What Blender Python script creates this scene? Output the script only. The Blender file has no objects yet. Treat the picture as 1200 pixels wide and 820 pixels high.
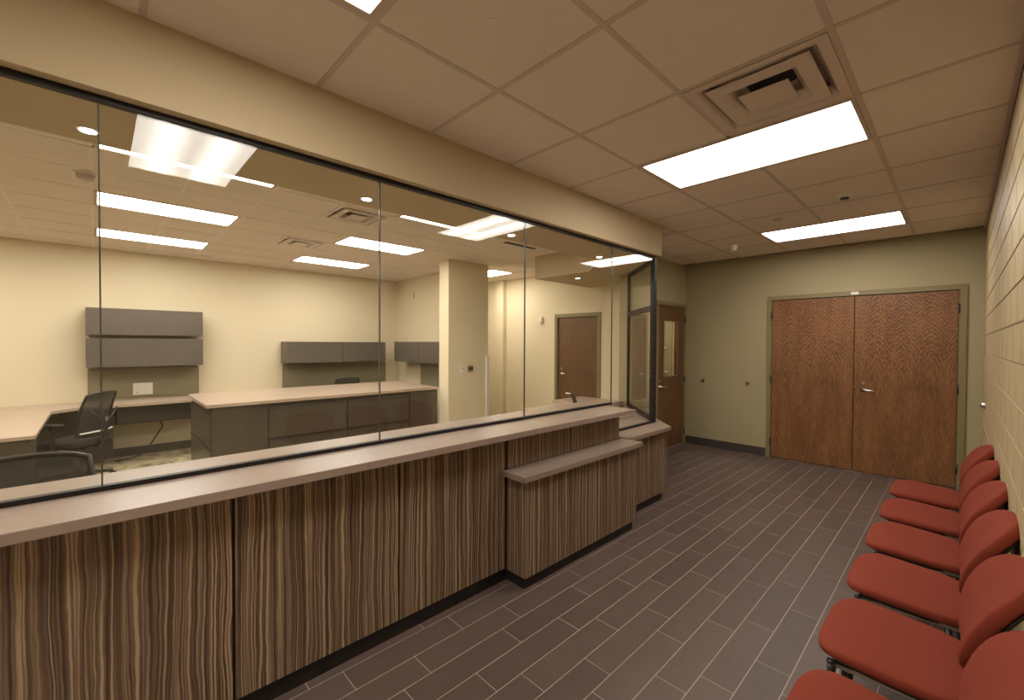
import bpy, bmesh, math, random
from mathutils import Vector, Matrix

random.seed(7)
scene = bpy.context.scene
COL = scene.collection
PI = math.pi

# ------------------------------------------------------------------ camera
YAW, PITCH, ROLL, FPX = .8045, -.0161, .0048, 505.35     # focal length in px of a 1200 px wide image
HC, CE = 1.54, 2.74                                       # eye height, ceiling height
cam = bpy.data.cameras.new('camera')
cam.sensor_width = 36
cam.lens = FPX / 1200 * 36
cam.clip_start = .02
co = bpy.data.objects.new('camera', cam)
COL.objects.link(co)
Fh = Vector((-math.sin(YAW), math.cos(YAW), 0)); Rr = Vector((math.cos(YAW), math.sin(YAW), 0)); Up = Vector((0, 0, 1))
F2 = Fh * math.cos(PITCH) + Up * math.sin(PITCH); U2 = Up * math.cos(PITCH) - Fh * math.sin(PITCH)
R3 = Rr * math.cos(ROLL) + U2 * math.sin(ROLL); U3 = U2 * math.cos(ROLL) - Rr * math.sin(ROLL)
co.matrix_world = Matrix(((R3.x, U3.x, -F2.x, 0), (R3.y, U3.y, -F2.y, 0), (R3.z, U3.z, -F2.z, HC), (0, 0, 0, 1)))
scene.camera = co

# ------------------------------------------------------------------ world, light levels, exposure
w = bpy.data.worlds.new('world'); scene.world = w; w.use_nodes = True
w.node_tree.nodes['Background'].inputs[0].default_value = (.9, .8, .65, 1)
w.node_tree.nodes['Background'].inputs[1].default_value = .02      # closed rooms: practically no light gets in
HALL_L, OFFICE_L = 14.5, 19.0                                        # luminaire strengths
LAMP = (1.0, .945, .86)                                             # warm fluorescent
scene.view_settings.view_transform = 'Standard'
scene.view_settings.look = 'None'
scene.view_settings.exposure = 0.1
scene.view_settings.gamma = 1.0
scene.view_settings.use_curve_mapping = False

# ------------------------------------------------------------------ material helpers
class NT:
    def __init__(s, name):
        s.m = bpy.data.materials.new(name); s.m.use_nodes = True
        s.t = s.m.node_tree; s.t.nodes.clear()
        s.out = s.t.nodes.new('ShaderNodeOutputMaterial')
    def n(s, typ, **k):
        nd = s.t.nodes.new(typ)
        for a, b in k.items(): setattr(nd, a, b)
        return nd
    def l(s, a, b): s.t.links.new(a, b)
    def val(s, sock, v):
        if hasattr(v, 'links'): s.l(v, sock)
        else: sock.default_value = v
    def math(s, op, a, b=None, c=None):
        nd = s.n('ShaderNodeMath', operation=op)
        s.val(nd.inputs[0], a)
        if b is not None: s.val(nd.inputs[1], b)
        if c is not None: s.val(nd.inputs[2], c)
        return nd.outputs[0]
    def coords(s):
        return s.n('ShaderNodeTexCoord').outputs['Object']
    def sep(s, v):
        nd = s.n('ShaderNodeSeparateXYZ'); s.l(v, nd.inputs[0]); return nd.outputs
    def comb(s, x, y, z):
        nd = s.n('ShaderNodeCombineXYZ')
        for i, v in enumerate((x, y, z)): s.val(nd.inputs[i], v)
        return nd.outputs[0]
    def noise(s, vec, scale, detail=3, rough=.5):
        nd = s.n('ShaderNodeTexNoise'); s.l(vec, nd.inputs['Vector'])
        nd.inputs['Scale'].default_value = scale; nd.inputs['Detail'].default_value = detail
        nd.inputs['Roughness'].default_value = rough
        return nd.outputs['Fac']
    def ramp(s, fac, stops):
        nd = s.n('ShaderNodeValToRGB'); s.l(fac, nd.inputs[0])
        cr = nd.color_ramp
        while len(cr.elements) < len(stops): cr.elements.new(.5)
        for e, (p, c) in zip(cr.elements, stops): e.position = p; e.color = (*c, 1)
        return nd.outputs[0]
    def bsdf(s, color, rough=.6, metal=0, spec=.5, bump=None, bstr=.1, bdist=.002, sheen=0, coat=0):
        b = s.n('ShaderNodeBsdfPrincipled')
        if isinstance(color, tuple): color = (*color, 1)
        s.val(b.inputs['Base Color'], color)
        s.val(b.inputs['Roughness'], rough)
        b.inputs['Metallic'].default_value = metal
        b.inputs['Specular IOR Level'].default_value = spec
        b.inputs['Coat Weight'].default_value = coat
        b.inputs['Sheen Weight'].default_value = sheen
        if bump is not None:
            bn = s.n('ShaderNodeBump'); bn.inputs['Strength'].default_value = bstr
            bn.inputs['Distance'].default_value = bdist
            s.l(bump, bn.inputs['Height']); s.l(bn.outputs[0], b.inputs['Normal'])
        s.l(b.outputs[0], s.out.inputs[0])
        return s.m

def mottled(name, c1, c2, scale, rough=.7, bscale=None, bstr=.1, **k):
    t = NT(name); v = t.coords()
    col = t.ramp(t.noise(v, scale, 4), [(.3, c1), (.7, c2)])
    return t.bsdf(col, rough, bump=t.noise(v, bscale or scale * 4, 3), bstr=bstr, **k)

def sc(c, k): return tuple(x * k for x in c)

def mk_wood_stripe():                       # vertical zebra-striped laminate on the counter fronts
    t = NT('striped_laminate'); x, y, z = t.sep(t.coords())
    run = t.math('ADD', y, t.math('MULTIPLY', x, 1.37))
    wob = t.noise(t.comb(t.math('MULTIPLY', run, 9), 0.0, t.math('MULTIPLY', z, 2.2)), 1.0, 3)
    run2 = t.math('ADD', run, t.math('MULTIPLY', wob, .045))
    a = t.noise(t.comb(t.math('MULTIPLY', run2, 78), 3.1, t.math('MULTIPLY', z, .25)), 1.0, 2, .6)
    b = t.noise(t.comb(t.math('MULTIPLY', run2, 150), 9.1, t.math('MULTIPLY', z, .5)), 1.0, 1, .5)
    f = t.math('ADD', t.math('MULTIPLY', a, .52), t.math('MULTIPLY', b, .48))
    g = t.noise(t.comb(t.math('MULTIPLY', run2, 420), 1.0, t.math('MULTIPLY', z, 9)), 1.0, 2)
    f = t.math('ADD', f, t.math('MULTIPLY', t.math('SUBTRACT', g, .5), .10))
    col = t.ramp(f, [(.39, (.055, .032, .020)), (.46, (.125, .078, .048)), (.53, (.21, .14, .09)), (.59, (.42, .31, .20))])
    return t.bsdf(col, .42, bump=f, bstr=.08, bdist=.001)

def mk_oak(name, dark, mid, light, leaf=.225, gain=1.0):
    t = NT(name); x, y, z = t.sep(t.coords())
    wob = t.noise(t.comb(t.math('MULTIPLY', x, 3), 0.0, t.math('MULTIPLY', z, 1.2)), 1.0, 3)
    px = t.math('PINGPONG', t.math('ADD', x, 3 * leaf), leaf / 2)
    q = t.math('POWER', t.math('DIVIDE', px, leaf / 2), 1.3)
    # grain contours: arches high on the leaf, straightening towards the floor
    zz = t.math('DIVIDE', t.math('LOGARITHM', t.math('ADD', 1.0, t.math('POWER', 2.718, t.math('MULTIPLY', t.math('SUBTRACT', z, 1.35), 6.0))), 2.718), 6.0)
    fade = t.math('MINIMUM', t.math('MAXIMUM', t.math('MULTIPLY_ADD', z, 1.3, -1.0), .22), 1.0)
    fld = t.math('ADD', t.math('ADD', t.math('MULTIPLY', zz, 22.0), t.math('MULTIPLY', q, 3.2)), t.math('MULTIPLY', wob, 5.0))
    fld = t.math('ADD', fld, t.math('MULTIPLY', t.noise(t.comb(t.math('MULTIPLY', x, 45), 0.0, t.math('MULTIPLY', z, 10)), 1.0, 4), 2.4))
    s1 = t.math('ADD', t.math('MULTIPLY', t.math('SINE', t.math('MULTIPLY', fld, 2 * PI)), .5), .5)
    pores = t.noise(t.comb(t.math('MULTIPLY', x, 170), 0.0, t.math('MULTIPLY', z, 11)), 1.0, 3, .6)
    patch = t.noise(t.comb(t.math('MULTIPLY', x, 9), 0.0, t.math('MULTIPLY', z, 1.5)), 1.0, 2)
    f = t.math('ADD', t.math('MULTIPLY', t.math('ADD', t.math('MULTIPLY', t.math('SUBTRACT', s1, .5), fade), .5), .20 * gain), t.math('ADD', t.math('MULTIPLY', pores, .55), t.math('MULTIPLY', patch, .28)))
    col = t.ramp(f, [(.36, dark), (.5, mid), (.66, light)])
    return t.bsdf(col, .38, bump=pores, bstr=.06, bdist=.001)

def mk_worktop(name, c1, c2, axis='y'):
    t = NT(name); x, y, z = t.sep(t.coords())
    v = t.comb(t.math('MULTIPLY', x, 40 if axis == 'y' else 4), t.math('MULTIPLY', y, 4 if axis == 'y' else 40), t.math('MULTIPLY', z, 40))
    f = t.noise(v, 1.0, 4, .6)
    return t.bsdf(t.ramp(f, [(.35, c1), (.65, c2)]), .3, spec=.5)

def mk_floor_tile():
    t = NT('floor_tile_slate'); v = t.coords(); x, y, z = t.sep(v)
    r = t.n('ShaderNodeObjectInfo').outputs['Random']
    lin = t.noise(t.comb(t.math('MULTIPLY', x, 120), t.math('MULTIPLY', y, 9), t.math('MULTIPLY', r, 40)), 1.0, 3, .6)
    cl = t.noise(t.comb(x, y, t.math('MULTIPLY', r, 9)), 6.0, 3)
    f = t.math('ADD', t.math('MULTIPLY', lin, .5), t.math('ADD', t.math('MULTIPLY', cl, .25), t.math('MULTIPLY', r, .25)))
    col = t.ramp(f, [(.2, (.082, .054, .043)), (.8, (.140, .097, .080))])
    return t.bsdf(col, .48, spec=.5, bump=lin, bstr=.12, bdist=.001)

def mk_carpet():
    t = NT('carpet_veined'); v = t.coords()
    nv = t.n('ShaderNodeTexNoise'); t.l(v, nv.inputs['Vector']); nv.inputs['Scale'].default_value = 2.2
    ad = t.n('ShaderNodeVectorMath', operation='ADD'); t.l(v, ad.inputs[0]); t.l(nv.outputs['Color'], ad.inputs[1])
    vo = t.n('ShaderNodeTexVoronoi', feature='DISTANCE_TO_EDGE'); vo.inputs['Scale'].default_value = 2.4
    t.l(ad.outputs[0], vo.inputs['Vector'])
    col = t.ramp(vo.outputs['Distance'], [(.0, (.17, .13, .07)), (.05, (.36, .29, .17)), (.3, (.46, .38, .24))])
    return t.bsdf(col, .95, bump=t.noise(v, 400, 2), bstr=.3)

def mk_glass():
    t = NT('clear_glass')
    g = t.n('ShaderNodeNewGeometry')
    d = t.n('ShaderNodeVectorMath', operation='DOT_PRODUCT')
    t.l(g.outputs['Incoming'], d.inputs[0]); t.l(g.outputs['Normal'], d.inputs[1])
    c = t.math('ABSOLUTE', d.outputs['Value'])
    f = t.math('MULTIPLY_ADD', t.math('POWER', t.math('SUBTRACT', 1.0, c), 5.0), .96, .042)   # Schlick, per face
    tr = t.n('ShaderNodeBsdfTransparent'); tr.inputs[0].default_value = (.975, .98, .965, 1)
    gl = t.n('ShaderNodeBsdfGlossy'); gl.inputs['Roughness'].default_value = 0.0
    mx = t.n('ShaderNodeMixShader'); t.l(f, mx.inputs[0]); t.l(tr.outputs[0], mx.inputs[1]); t.l(gl.outputs[0], mx.inputs[2])
    t.l(mx.outputs[0], t.out.inputs[0])
    return t.m

def mk_mesh_fabric():                       # office chair mesh: fine weave you can see through
    t = NT('black_mesh_fabric')
    b = t.n('ShaderNodeBsdfPrincipled'); b.inputs['Base Color'].default_value = (.03, .026, .024, 1); b.inputs['Roughness'].default_value = .8
    tr = t.n('ShaderNodeBsdfTransparent'); mx = t.n('ShaderNodeMixShader'); mx.inputs[0].default_value = .85
    t.l(tr.outputs[0], mx.inputs[1]); t.l(b.outputs[0], mx.inputs[2]); t.l(mx.outputs[0], t.out.inputs[0])
    return t.m

def mk_lamp(name, strength, axis):          # prismatic lens over two tubes that run along the fixture
    t = NT(name); x, y, z = t.sep(t.coords())
    u = y if axis == 'x' else x             # position across the fixture
    a = t.math('ABSOLUTE', u)
    q = t.math('DIVIDE', t.math('SUBTRACT', a, .13), .075)
    band = t.math('POWER', 2.718, t.math('MULTIPLY', t.math('MULTIPLY', q, q), -1.0))
    s = t.math('MULTIPLY', t.math('MULTIPLY_ADD', band, .75, .62), strength)
    e = t.n('ShaderNodeEmission'); e.inputs[0].default_value = (*LAMP, 1); t.l(s, e.inputs[1])
    t.l(e.outputs[0], t.out.inputs[0])
    return t.m

M = {}
M['hall_paint'] = mottled('olive_wall_paint', (.37, .31, .175), (.395, .33, .19), 1.5, .75, 260, .05)
M['soffit_paint'] = mottled('beige_bulkhead_paint', (.47, .37, .225), (.49, .385, .235), 1.5, .75, 260, .05)
M['office_paint'] = mottled('cream_wall_paint', (.69, .595, .41), (.71, .61, .425), 1.5, .75, 260, .05)
M['block_paint'] = mottled('tan_block_paint', (.44, .34, .19), (.50, .39, .225), 9, .55, 120, .35)
M['mortar'] = mottled('painted_mortar', (.30, .23, .13), (.34, .26, .15), 12, .7)
M['block_paint_plain'] = M['block_paint']
M['tile_ceiling'] = mottled('acoustic_ceiling_tile', (.71, .615, .525), (.74, .64, .55), 8, .9, 300, .25)
M['tee'] = mottled('painted_metal_tee', (.52, .44, .37), (.55, .46, .39), 5, .5)
M['tee_off'] = mottled('pale_metal_tee', (.74, .65, .56), (.77, .67, .58), 5, .5)
M['trim_paint'] = mottled('olive_frame_paint', (.215, .17, .075), (.235, .185, .085), 3, .45)
M['oak'] = mk_oak('stained_oak_veneer', (.085, .030, .009), (.19, .078, .025), (.30, .135, .050))
M['oak_dark'] = mk_oak('brown_wood_veneer', (.095, .042, .017), (.155, .073, .030), (.21, .105, .048), leaf=.3, gain=.4)
M['stripe'] = mk_wood_stripe()
M['counter_top'] = mottled('taupe_laminate', (.275, .205, .163), (.30, .225, .18), 25, .3, 200, .02)
M['desk_top'] = mk_worktop('light_wood_laminate', (.38, .28, .21), (.47, .36, .275))
M['floor_tile'] = mk_floor_tile()
M['grout'] = mottled('pale_grout', (.40, .31, .26), (.46, .36, .31), 30, .9)
M['carpet'] = mk_carpet()
M['black'] = mottled('black_metal', (.010, .009, .009), (.016, .014, .014), 10, .35)
M['frame_metal'] = mottled('dark_bronze_metal', (.013, .010, .0095), (.018, .014, .013), 10, .45, spec=.25)
M['toe'] = mottled('black_toe_kick', (.012, .009, .008), (.02, .015, .013), 10, .5)
M['base'] = mottled('dark_vinyl_base', (.05, .037, .033), (.06, .045, .04), 10, .5)
M['cab_grey'] = mottled('grey_brown_cabinet_paint', (.095, .077, .062), (.105, .085, .07), 4, .38)
M['island_grey'] = mottled('charcoal_cabinet_paint', (.062, .050, .036), (.07, .056, .041), 4, .3)
M['tack'] = mottled('grey_green_tack_fabric', (.20, .17, .10), (.23, .195, .12), 200, .95)
M['tack_dark'] = mottled('dark_steel', (.03, .025, .022), (.04, .033, .03), 10, .4)
M['red'] = mottled('rust_red_upholstery', (.195, .034, .018), (.225, .041, .022), 350, .9, 500, .25, spec=.2)
M['chrome'] = mottled('chrome', (.75, .72, .68), (.8, .77, .73), 5, .18, metal=1)
M['brushed'] = mottled('brushed_steel', (.55, .50, .45), (.62, .57, .5), 50, .32, metal=1)
M['white'] = mottled('white_plastic', (.70, .66, .58), (.74, .70, .62), 6, .4)
M['white_metal'] = mottled('white_painted_metal', (.50, .40, .31), (.53, .43, .33), 6, .45)
M['diff_metal'] = mottled('diffuser_metal', (.60, .50, .43), (.63, .53, .45), 6, .3)
M['duct'] = mottled('dark_duct', (.008, .007, .006), (.012, .01, .009), 6, .6)
M['guard'] = mottled('ivory_plastic', (.66, .62, .54), (.70, .66, .57), 6, .4)
M['glass'] = mk_glass()
M['seal'] = mottled('clear_silicone_joint', (.05, .045, .035), (.07, .06, .05), 6, .2)
M['meshfab'] = mk_mesh_fabric()
M['black_fabric'] = mottled('black_seat_fabric', (.016, .013, .012), (.024, .02, .018), 200, .9)
M['lamp_hall'] = mk_lamp('hall_luminaire_lens', HALL_L, 'x')
M['lamp_off'] = mk_lamp('office_luminaire_lens', OFFICE_L, 'y')
M['lamp_off_x'] = mk_lamp('corridor_luminaire_lens', OFFICE_L, 'x')
_t = NT('downlight_lens'); _e = _t.n('ShaderNodeEmission'); _e.inputs[0].default_value = (*LAMP, 1); _e.inputs[1].default_value = 14
_t.l(_e.outputs[0], _t.out.inputs[0]); M['lamp_down'] = _t.m

# ------------------------------------------------------------------ geometry helpers
def bm_box(bm, x0, x1, y0, y1, z0, z1, bevel=0):
    vs = [bm.verts.new((x, y, z)) for z in (z0, z1) for x, y in ((x0, y0), (x1, y0), (x1, y1), (x0, y1))]
    fs = [(3, 2, 1, 0), (4, 5, 6, 7), (0, 1, 5, 4), (1, 2, 6, 5), (2, 3, 7, 6), (3, 0, 4, 7)]
    faces = [bm.faces.new([vs[i] for i in f]) for f in fs]
    if bevel:
        es = set(e for f in faces for e in f.edges)
        bmesh.ops.bevel(bm, geom=list(es), offset=bevel, segments=2, affect='EDGES', clamp_overlap=True)

def bm_prism(bm, pts, z0, z1, bevel=0):
    area = sum(pts[i][0] * pts[(i + 1) % len(pts)][1] - pts[(i + 1) % len(pts)][0] * pts[i][1] for i in range(len(pts)))
    if area < 0: pts = pts[::-1]
    lo = [bm.verts.new((x, y, z0)) for x, y in pts]; hi = [bm.verts.new((x, y, z1)) for x, y in pts]
    n = len(pts); faces = [bm.faces.new(lo[::-1]), bm.faces.new(hi)]
    for i in range(n): faces.append(bm.faces.new((lo[i], lo[(i + 1) % n], hi[(i + 1) % n], hi[i])))
    if bevel:
        es = set(e for f in faces[:2] for e in f.edges)
        bmesh.ops.bevel(bm, geom=list(es), offset=bevel, segments=2, affect='EDGES', clamp_overlap=True)

def bm_bar(bm, a, b, w, h=None, up=(0, 0, 1)):      # rectangular bar from a to b
    a = Vector(a); b = Vector(b); h = h or w; d = (b - a).normalized()
    upv = Vector(up)
    if abs(d.dot(upv)) > .98: upv = Vector((1, 0, 0))
    s = d.cross(upv).normalized(); u = s.cross(d).normalized()
    r = []
    for p in (a, b):
        r.append([bm.verts.new(p + s * sx * w / 2 + u * sy * h / 2) for sx, sy in ((-1, -1), (1, -1), (1, 1), (-1, 1))])
    bm.faces.new(r[0]); bm.faces.new(r[1][::-1])
    for i in range(4): bm.faces.new((r[0][i], r[1][i], r[1][(i + 1) % 4], r[0][(i + 1) % 4]))

def bm_tube(bm, pts, r, n=10, closed=False):
    pts = [Vector(p) for p in pts]; rings = []
    rr = r if isinstance(r, (list, tuple)) else [r] * len(pts)
    prev = None
    for i, p in enumerate(pts):
        if closed: d = pts[(i + 1) % len(pts)] - pts[i - 1]
        else: d = pts[min(i + 1, len(pts) - 1)] - pts[max(i - 1, 0)]
        d.normalize()
        if prev is None:
            ref = Vector((0, 0, 1)) if abs(d.z) < .9 else Vector((1, 0, 0))
            s = d.cross(ref).normalized()
        else: s = (prev - d * prev.dot(d)).normalized()
        prev = s; u = d.cross(s)
        rings.append([bm.verts.new(p + (s * math.cos(2 * PI * k / n) + u * math.sin(2 * PI * k / n)) * rr[i]) for k in range(n)])
    m = len(rings)
    for i in range(m if closed else m - 1):
        A = rings[i]; B = rings[(i + 1) % m]
        for k in range(n): bm.faces.new((A[k], B[k], B[(k + 1) % n], A[(k + 1) % n]))
    if not closed: bm.faces.new(rings[0]); bm.faces.new(rings[-1][::-1])

def bm_lathe(bm, prof, n=24, c=(0, 0, 0), axis='z'):
    rings = []
    for r, h in prof:
        ring = []
        for k in range(n):
            a = 2 * PI * k / n; p = (r * math.cos(a), r * math.sin(a), h)
            if axis == 'x': p = (p[2], p[0], p[1])
            if axis == 'y': p = (p[1], p[2], p[0])
            ring.append(bm.verts.new((p[0] + c[0], p[1] + c[1], p[2] + c[2])))
        rings.append(ring)
    for A, B in zip(rings, rings[1:]):
        for k in range(n): bm.faces.new((A[k], A[(k + 1) % n], B[(k + 1) % n], B[k]))
    bm.faces.new(rings[0][::-1]); bm.faces.new(rings[-1])

def bm_pad(bm, a, b, c, e1=.5, e2=.4, fmap=None, nu=40, nv=16):
    """superellipsoid cushion, half sizes a,b,c; plan exponent e2, profile exponent e1"""
    def sp(v, e): return math.copysign(abs(v) ** e, v)
    rings = []
    for j in range(1, nv):
        ph = -PI / 2 + PI * j / nv; ring = []
        for i in range(nu):
            th = 2 * PI * i / nu
            p = Vector((a * sp(math.cos(ph), e1) * sp(math.cos(th), e2), b * sp(math.cos(ph), e1) * sp(math.sin(th), e2), c * sp(math.sin(ph), e1)))
            ring.append(bm.verts.new(fmap(p) if fmap else p))
        rings.append(ring)
    for A, B in zip(rings, rings[1:]):
        for k in range(nu): bm.faces.new((A[k], A[(k + 1) % nu], B[(k + 1) % nu], B[k]))
    for ring, zc, flip in ((rings[0], -c, True), (rings[-1], c, False)):
        q = Vector((0, 0, zc)); v = bm.verts.new(fmap(q) if fmap else q)
        for k in range(nu):
            f = (ring[k], ring[(k + 1) % nu], v); bm.faces.new(f[::-1] if flip else f)

def new(): return bmesh.new()

def obj(name, bm, mat, parent=None, smooth=False, loc=None):
    bmesh.ops.recalc_face_normals(bm, faces=bm.faces)
    me = bpy.data.meshes.new(name); bm.to_mesh(me); bm.free()
    me.materials.append(M[mat] if isinstance(mat, str) else mat)
    if smooth:
        for p in me.polygons: p.use_smooth = True
        if smooth == 'auto':
            try: me.set_sharp_from_angle(angle=math.radians(38))
            except Exception: pass
    o = bpy.data.objects.new(name, me); COL.objects.link(o)
    if parent: o.parent = parent
    if loc: o.location = loc
    return o

def box(name, x0, x1, y0, y1, z0, z1, mat, parent=None, bevel=0, origin=None):
    """box given in world space; when parented to a thing, local = world - thing location"""
    off = Vector((0, 0, 0))
    if parent: off = wloc(parent)
    if origin is None: origin = ((x0 + x1) / 2, (y0 + y1) / 2, z0)
    ox, oy, oz = origin
    bm = new(); bm_box(bm, x0 - ox, x1 - ox, y0 - oy, y1 - oy, z0 - oz, z1 - oz, bevel)
    return obj(name, bm, mat, parent, loc=(ox - off.x, oy - off.y, oz - off.z))

def wloc(o):
    v = Vector(o.location)
    while o.parent: o = o.parent; v = v + Vector(o.location)
    return v

def tag(o, label=None, cat=None, group=None, kind=None):
    if label: o['label'] = label
    if cat: o['category'] = cat
    if group: o['group'] = group
    if kind: o['kind'] = kind
    return o

def thing(name, label, cat, loc=(0, 0, 0), rz=0, group=None, kind=None):
    o = bpy.data.objects.new(name, None); COL.objects.link(o)
    o.empty_display_size = .1
    o.location = loc; o.rotation_euler = (0, 0, rz)
    return tag(o, label, cat, group, kind)

def kids(o): return [c for c in bpy.data.objects if c.parent == o]
def copy_tree(o, parent=None, loc=None):
    c = o.copy(); COL.objects.link(c); c.parent = parent
    if loc: c.location = loc
    for ch in kids(o): copy_tree(ch, c)
    return c
def wall_boxes(name, boxes, mat, label, cat='wall'):
    bm = new()
    for b in boxes: bm_box(bm, *b)
    return tag(obj(name, bm, mat), label, cat, kind='structure')

# ================================================================== SETTING
XR, XL, YB, YS, XW = .17, -2.965, 6.62, -3.0, -7.75      # right wall, left hall wall, back wall, south end, office far wall
YN = 5.7                                                  # office north wall

# ---- floors
fl = box('floor', -3.0, XR + .1, YS, YB + .2, -.1, -.0012, 'grout', origin=(0, 0, 0)); tag(fl, 'hall floor of dark brown plank tiles with pale grout', 'floor', kind='structure')
W0, DX = -1.98, .1457
ph = [.2245, .519, .378, .078]
LT = .5925
tile_mesh = {}
g = .0042
for k in range(-7, 15):
    x0 = W0 + k * DX; x1 = x0 + DX
    if x0 > XR: break
    y = ph[k % 4] + (.004 * (k // 4)) - LT
    while y < YB:
        a, b = y, y + LT; y += LT
        if b < .15 or a > YB: continue
        if x1 < -2.06 and b < 4.05: continue                 # under the counter
        if x1 < -2.1 and b < 2.05 - (x0): 
            if (x0 + x1) / 2 + (a + b) / 2 < 1.75: continue
        if x0 > -.1 and b < 1.2: continue
        if x1 < XL: continue
        ya, yb = max(a, .0), min(b, YB - .001); xa, xb = max(x0, XL + .001), min(x1, XR - .001)
        if yb - ya < .03 or xb - xa < .02: continue
        key = (round(xb - xa, 4), round(yb - ya, 4))
        if key not in tile_mesh:
            bm = new(); bm_box(bm, -key[0] / 2 + g / 2, key[0] / 2 - g / 2, -key[1] / 2 + g / 2, key[1] / 2 - g / 2, -.0035, -.0003)
            me = bpy.data.meshes.new('floor_tile'); bmesh.ops.recalc_face_normals(bm, faces=bm.faces); bm.to_mesh(me); bm.free()
            me.materials.append(M['floor_tile']); tile_mesh[key] = me
        o = bpy.data.objects.new('floor_tile', tile_mesh[key]); COL.objects.link(o); o.parent = fl
        o.location = ((xa + xb) / 2, (ya + yb) / 2, 0)
fo = box('floor', -8.0, -3.0, YS, 7.7, -.1, -.002, 'carpet', origin=(0, 0, 0)); tag(fo, 'office floor of beige carpet with darker veins', 'floor', kind='structure')

# ---- walls
rw = box('wall_right', XR + .004, XR + .2, YS, YB + .2, 0, CE + .1, 'mortar', origin=(XR, 0, 0)); tag(rw, 'painted tan concrete block wall behind the red chairs', 'wall', kind='structure')
BH, BL, JT = .1735, .372, .007
bmesh_cache = {}
def block(y0, y1, z0, z1):
    key = (round(y1 - y0, 4), round(z1 - z0, 4))
    if key not in bmesh_cache:
        bm = new(); bm_box(bm, 0, .012, -key[0] / 2, key[0] / 2, -key[1] / 2, key[1] / 2, .0025)
        me = bpy.data.meshes.new('block'); bmesh.ops.recalc_face_normals(bm, faces=bm.faces); bm.to_mesh(me); bm.free()
        me.materials.append(M['block_paint']); bmesh_cache[key] = me
    o = bpy.data.objects.new('block', bmesh_cache[key]); COL.objects.link(o); o.parent = rw
    o.location = (0, (y0 + y1) / 2, (z0 + z1) / 2)
zb = 1.4615 - 8 * BH
for r in range(-1, 17):
    z0 = max(zb + r * BH + JT / 2, .001); z1 = min(zb + (r + 1) * BH - JT / 2, CE - .02)
    if z1 - z0 < .02: continue
    y = 1.2 - (BL / 2 if r % 2 else 0)
    while y < YB:
        ya, yb = y + JT * .3, min(y + BL - JT * .3, YB - .001); y += BL
        if yb - ya > .03: block(ya, yb, z0, z1)
rwp = box('block', 0, .012, -1, 1, 0, 1, 'block_paint', parent=None, origin=(0, 0, 0)); bpy.data.objects.remove(rwp)
o = box('block', XR, XR + .012, YS, .99, .001, CE - .02, 'block_paint', parent=rw)

DX0, DX1, DH = -1.79, 0.0, 2.145                          # double door opening
wall_boxes('wall_back', [(XL - .2, DX0, YB, YB + .15, 0, CE + .1), (DX1, XR + .2, YB, YB + .15, 0, CE + .1), (DX0, DX1, YB, YB + .15, DH, CE + .1),
                         (DX0, DX1, YB + .12, YB + .15, 0, DH)], 'hall_paint', 'olive painted wall around the double doors')
LD0, LD1, LDH = 5.70, 6.55, 2.11                          # left door opening along y
wall_boxes('wall_left', [(XL - .14, XL, 4.945, LD0, 0, CE + .1), (XL - .14, XL, LD1, YB, 0, CE + .1), (XL - .14, XL, LD0, LD1, LDH, CE + .1)],
           'hall_paint', 'olive painted wall with the glazed single door')
wall_boxes('wall_south', [(-8.0, XR + .2, YS - .15, YS, 0, CE + .1)], 'hall_paint', 'wall closing the rooms behind the viewer')
wall_boxes('wall_west', [(XW - .15, XW, YS, YN, 0, CE + .1)], 'office_paint', 'cream far wall of the office behind the desks')
wall_boxes('wall_north', [(XW, -5.2, 4.3, 4.42, 0, CE + .1)], 'office_paint', 'cream office wall with an overhead cabinet beside the column')
ND0, ND1, NDH = -4.80, -3.96, 1.985
wall_boxes('wall_corridor', [(XW - .15, ND0, YN, YN + .12, 0, CE + .1), (ND1, XL - .14, YN, YN + .12, 0, CE + .1), (ND0, ND1, YN, YN + .12, NDH, CE + .1),
                             (ND0, ND1, YN + .1, YN + .12, 0, NDH), (-6.27, -6.08, YN - .09, YN, 0, CE)], 'office_paint', 'cream wall around the brown door past the column')
wall_boxes('wall_column', [(-5.33, -5.1, 3.64, 4.39, 0, CE)], 'office_paint', 'cream column standing at the end of the long file cabinets', 'column')
# small room behind the glazed door
wall_boxes('wall_vestibule', [(-5.0, -4.9, YN + .12, 7.5, 0, CE + .1), (-5.0, XL - .14, 7.5, 7.6, 0, CE + .1), (XL - .14, XL, YB + .15, 7.6, 0, CE + .1)],
           'office_paint', 'cream wall seen through the glazed door')

# ---- bulkhead over the glass (one continuous drop, wrapping the corner)
bm = new()
bm_prism(bm, [(-2.12, YS), (-2.12, 4.15), (-2.965, 4.995), (-3.05, 4.995), (-3.05, YN), (-4.11, YN), (-4.11, 4.395), (-3.2, 4.395), (-2.72, 3.915), (-2.72, YS)], 2.43, CE + .004)
tag(obj('trim_1', bm, 'soffit_paint'), 'beige dropped bulkhead running above the glass partition', 'bulkhead', kind='structure')

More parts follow.
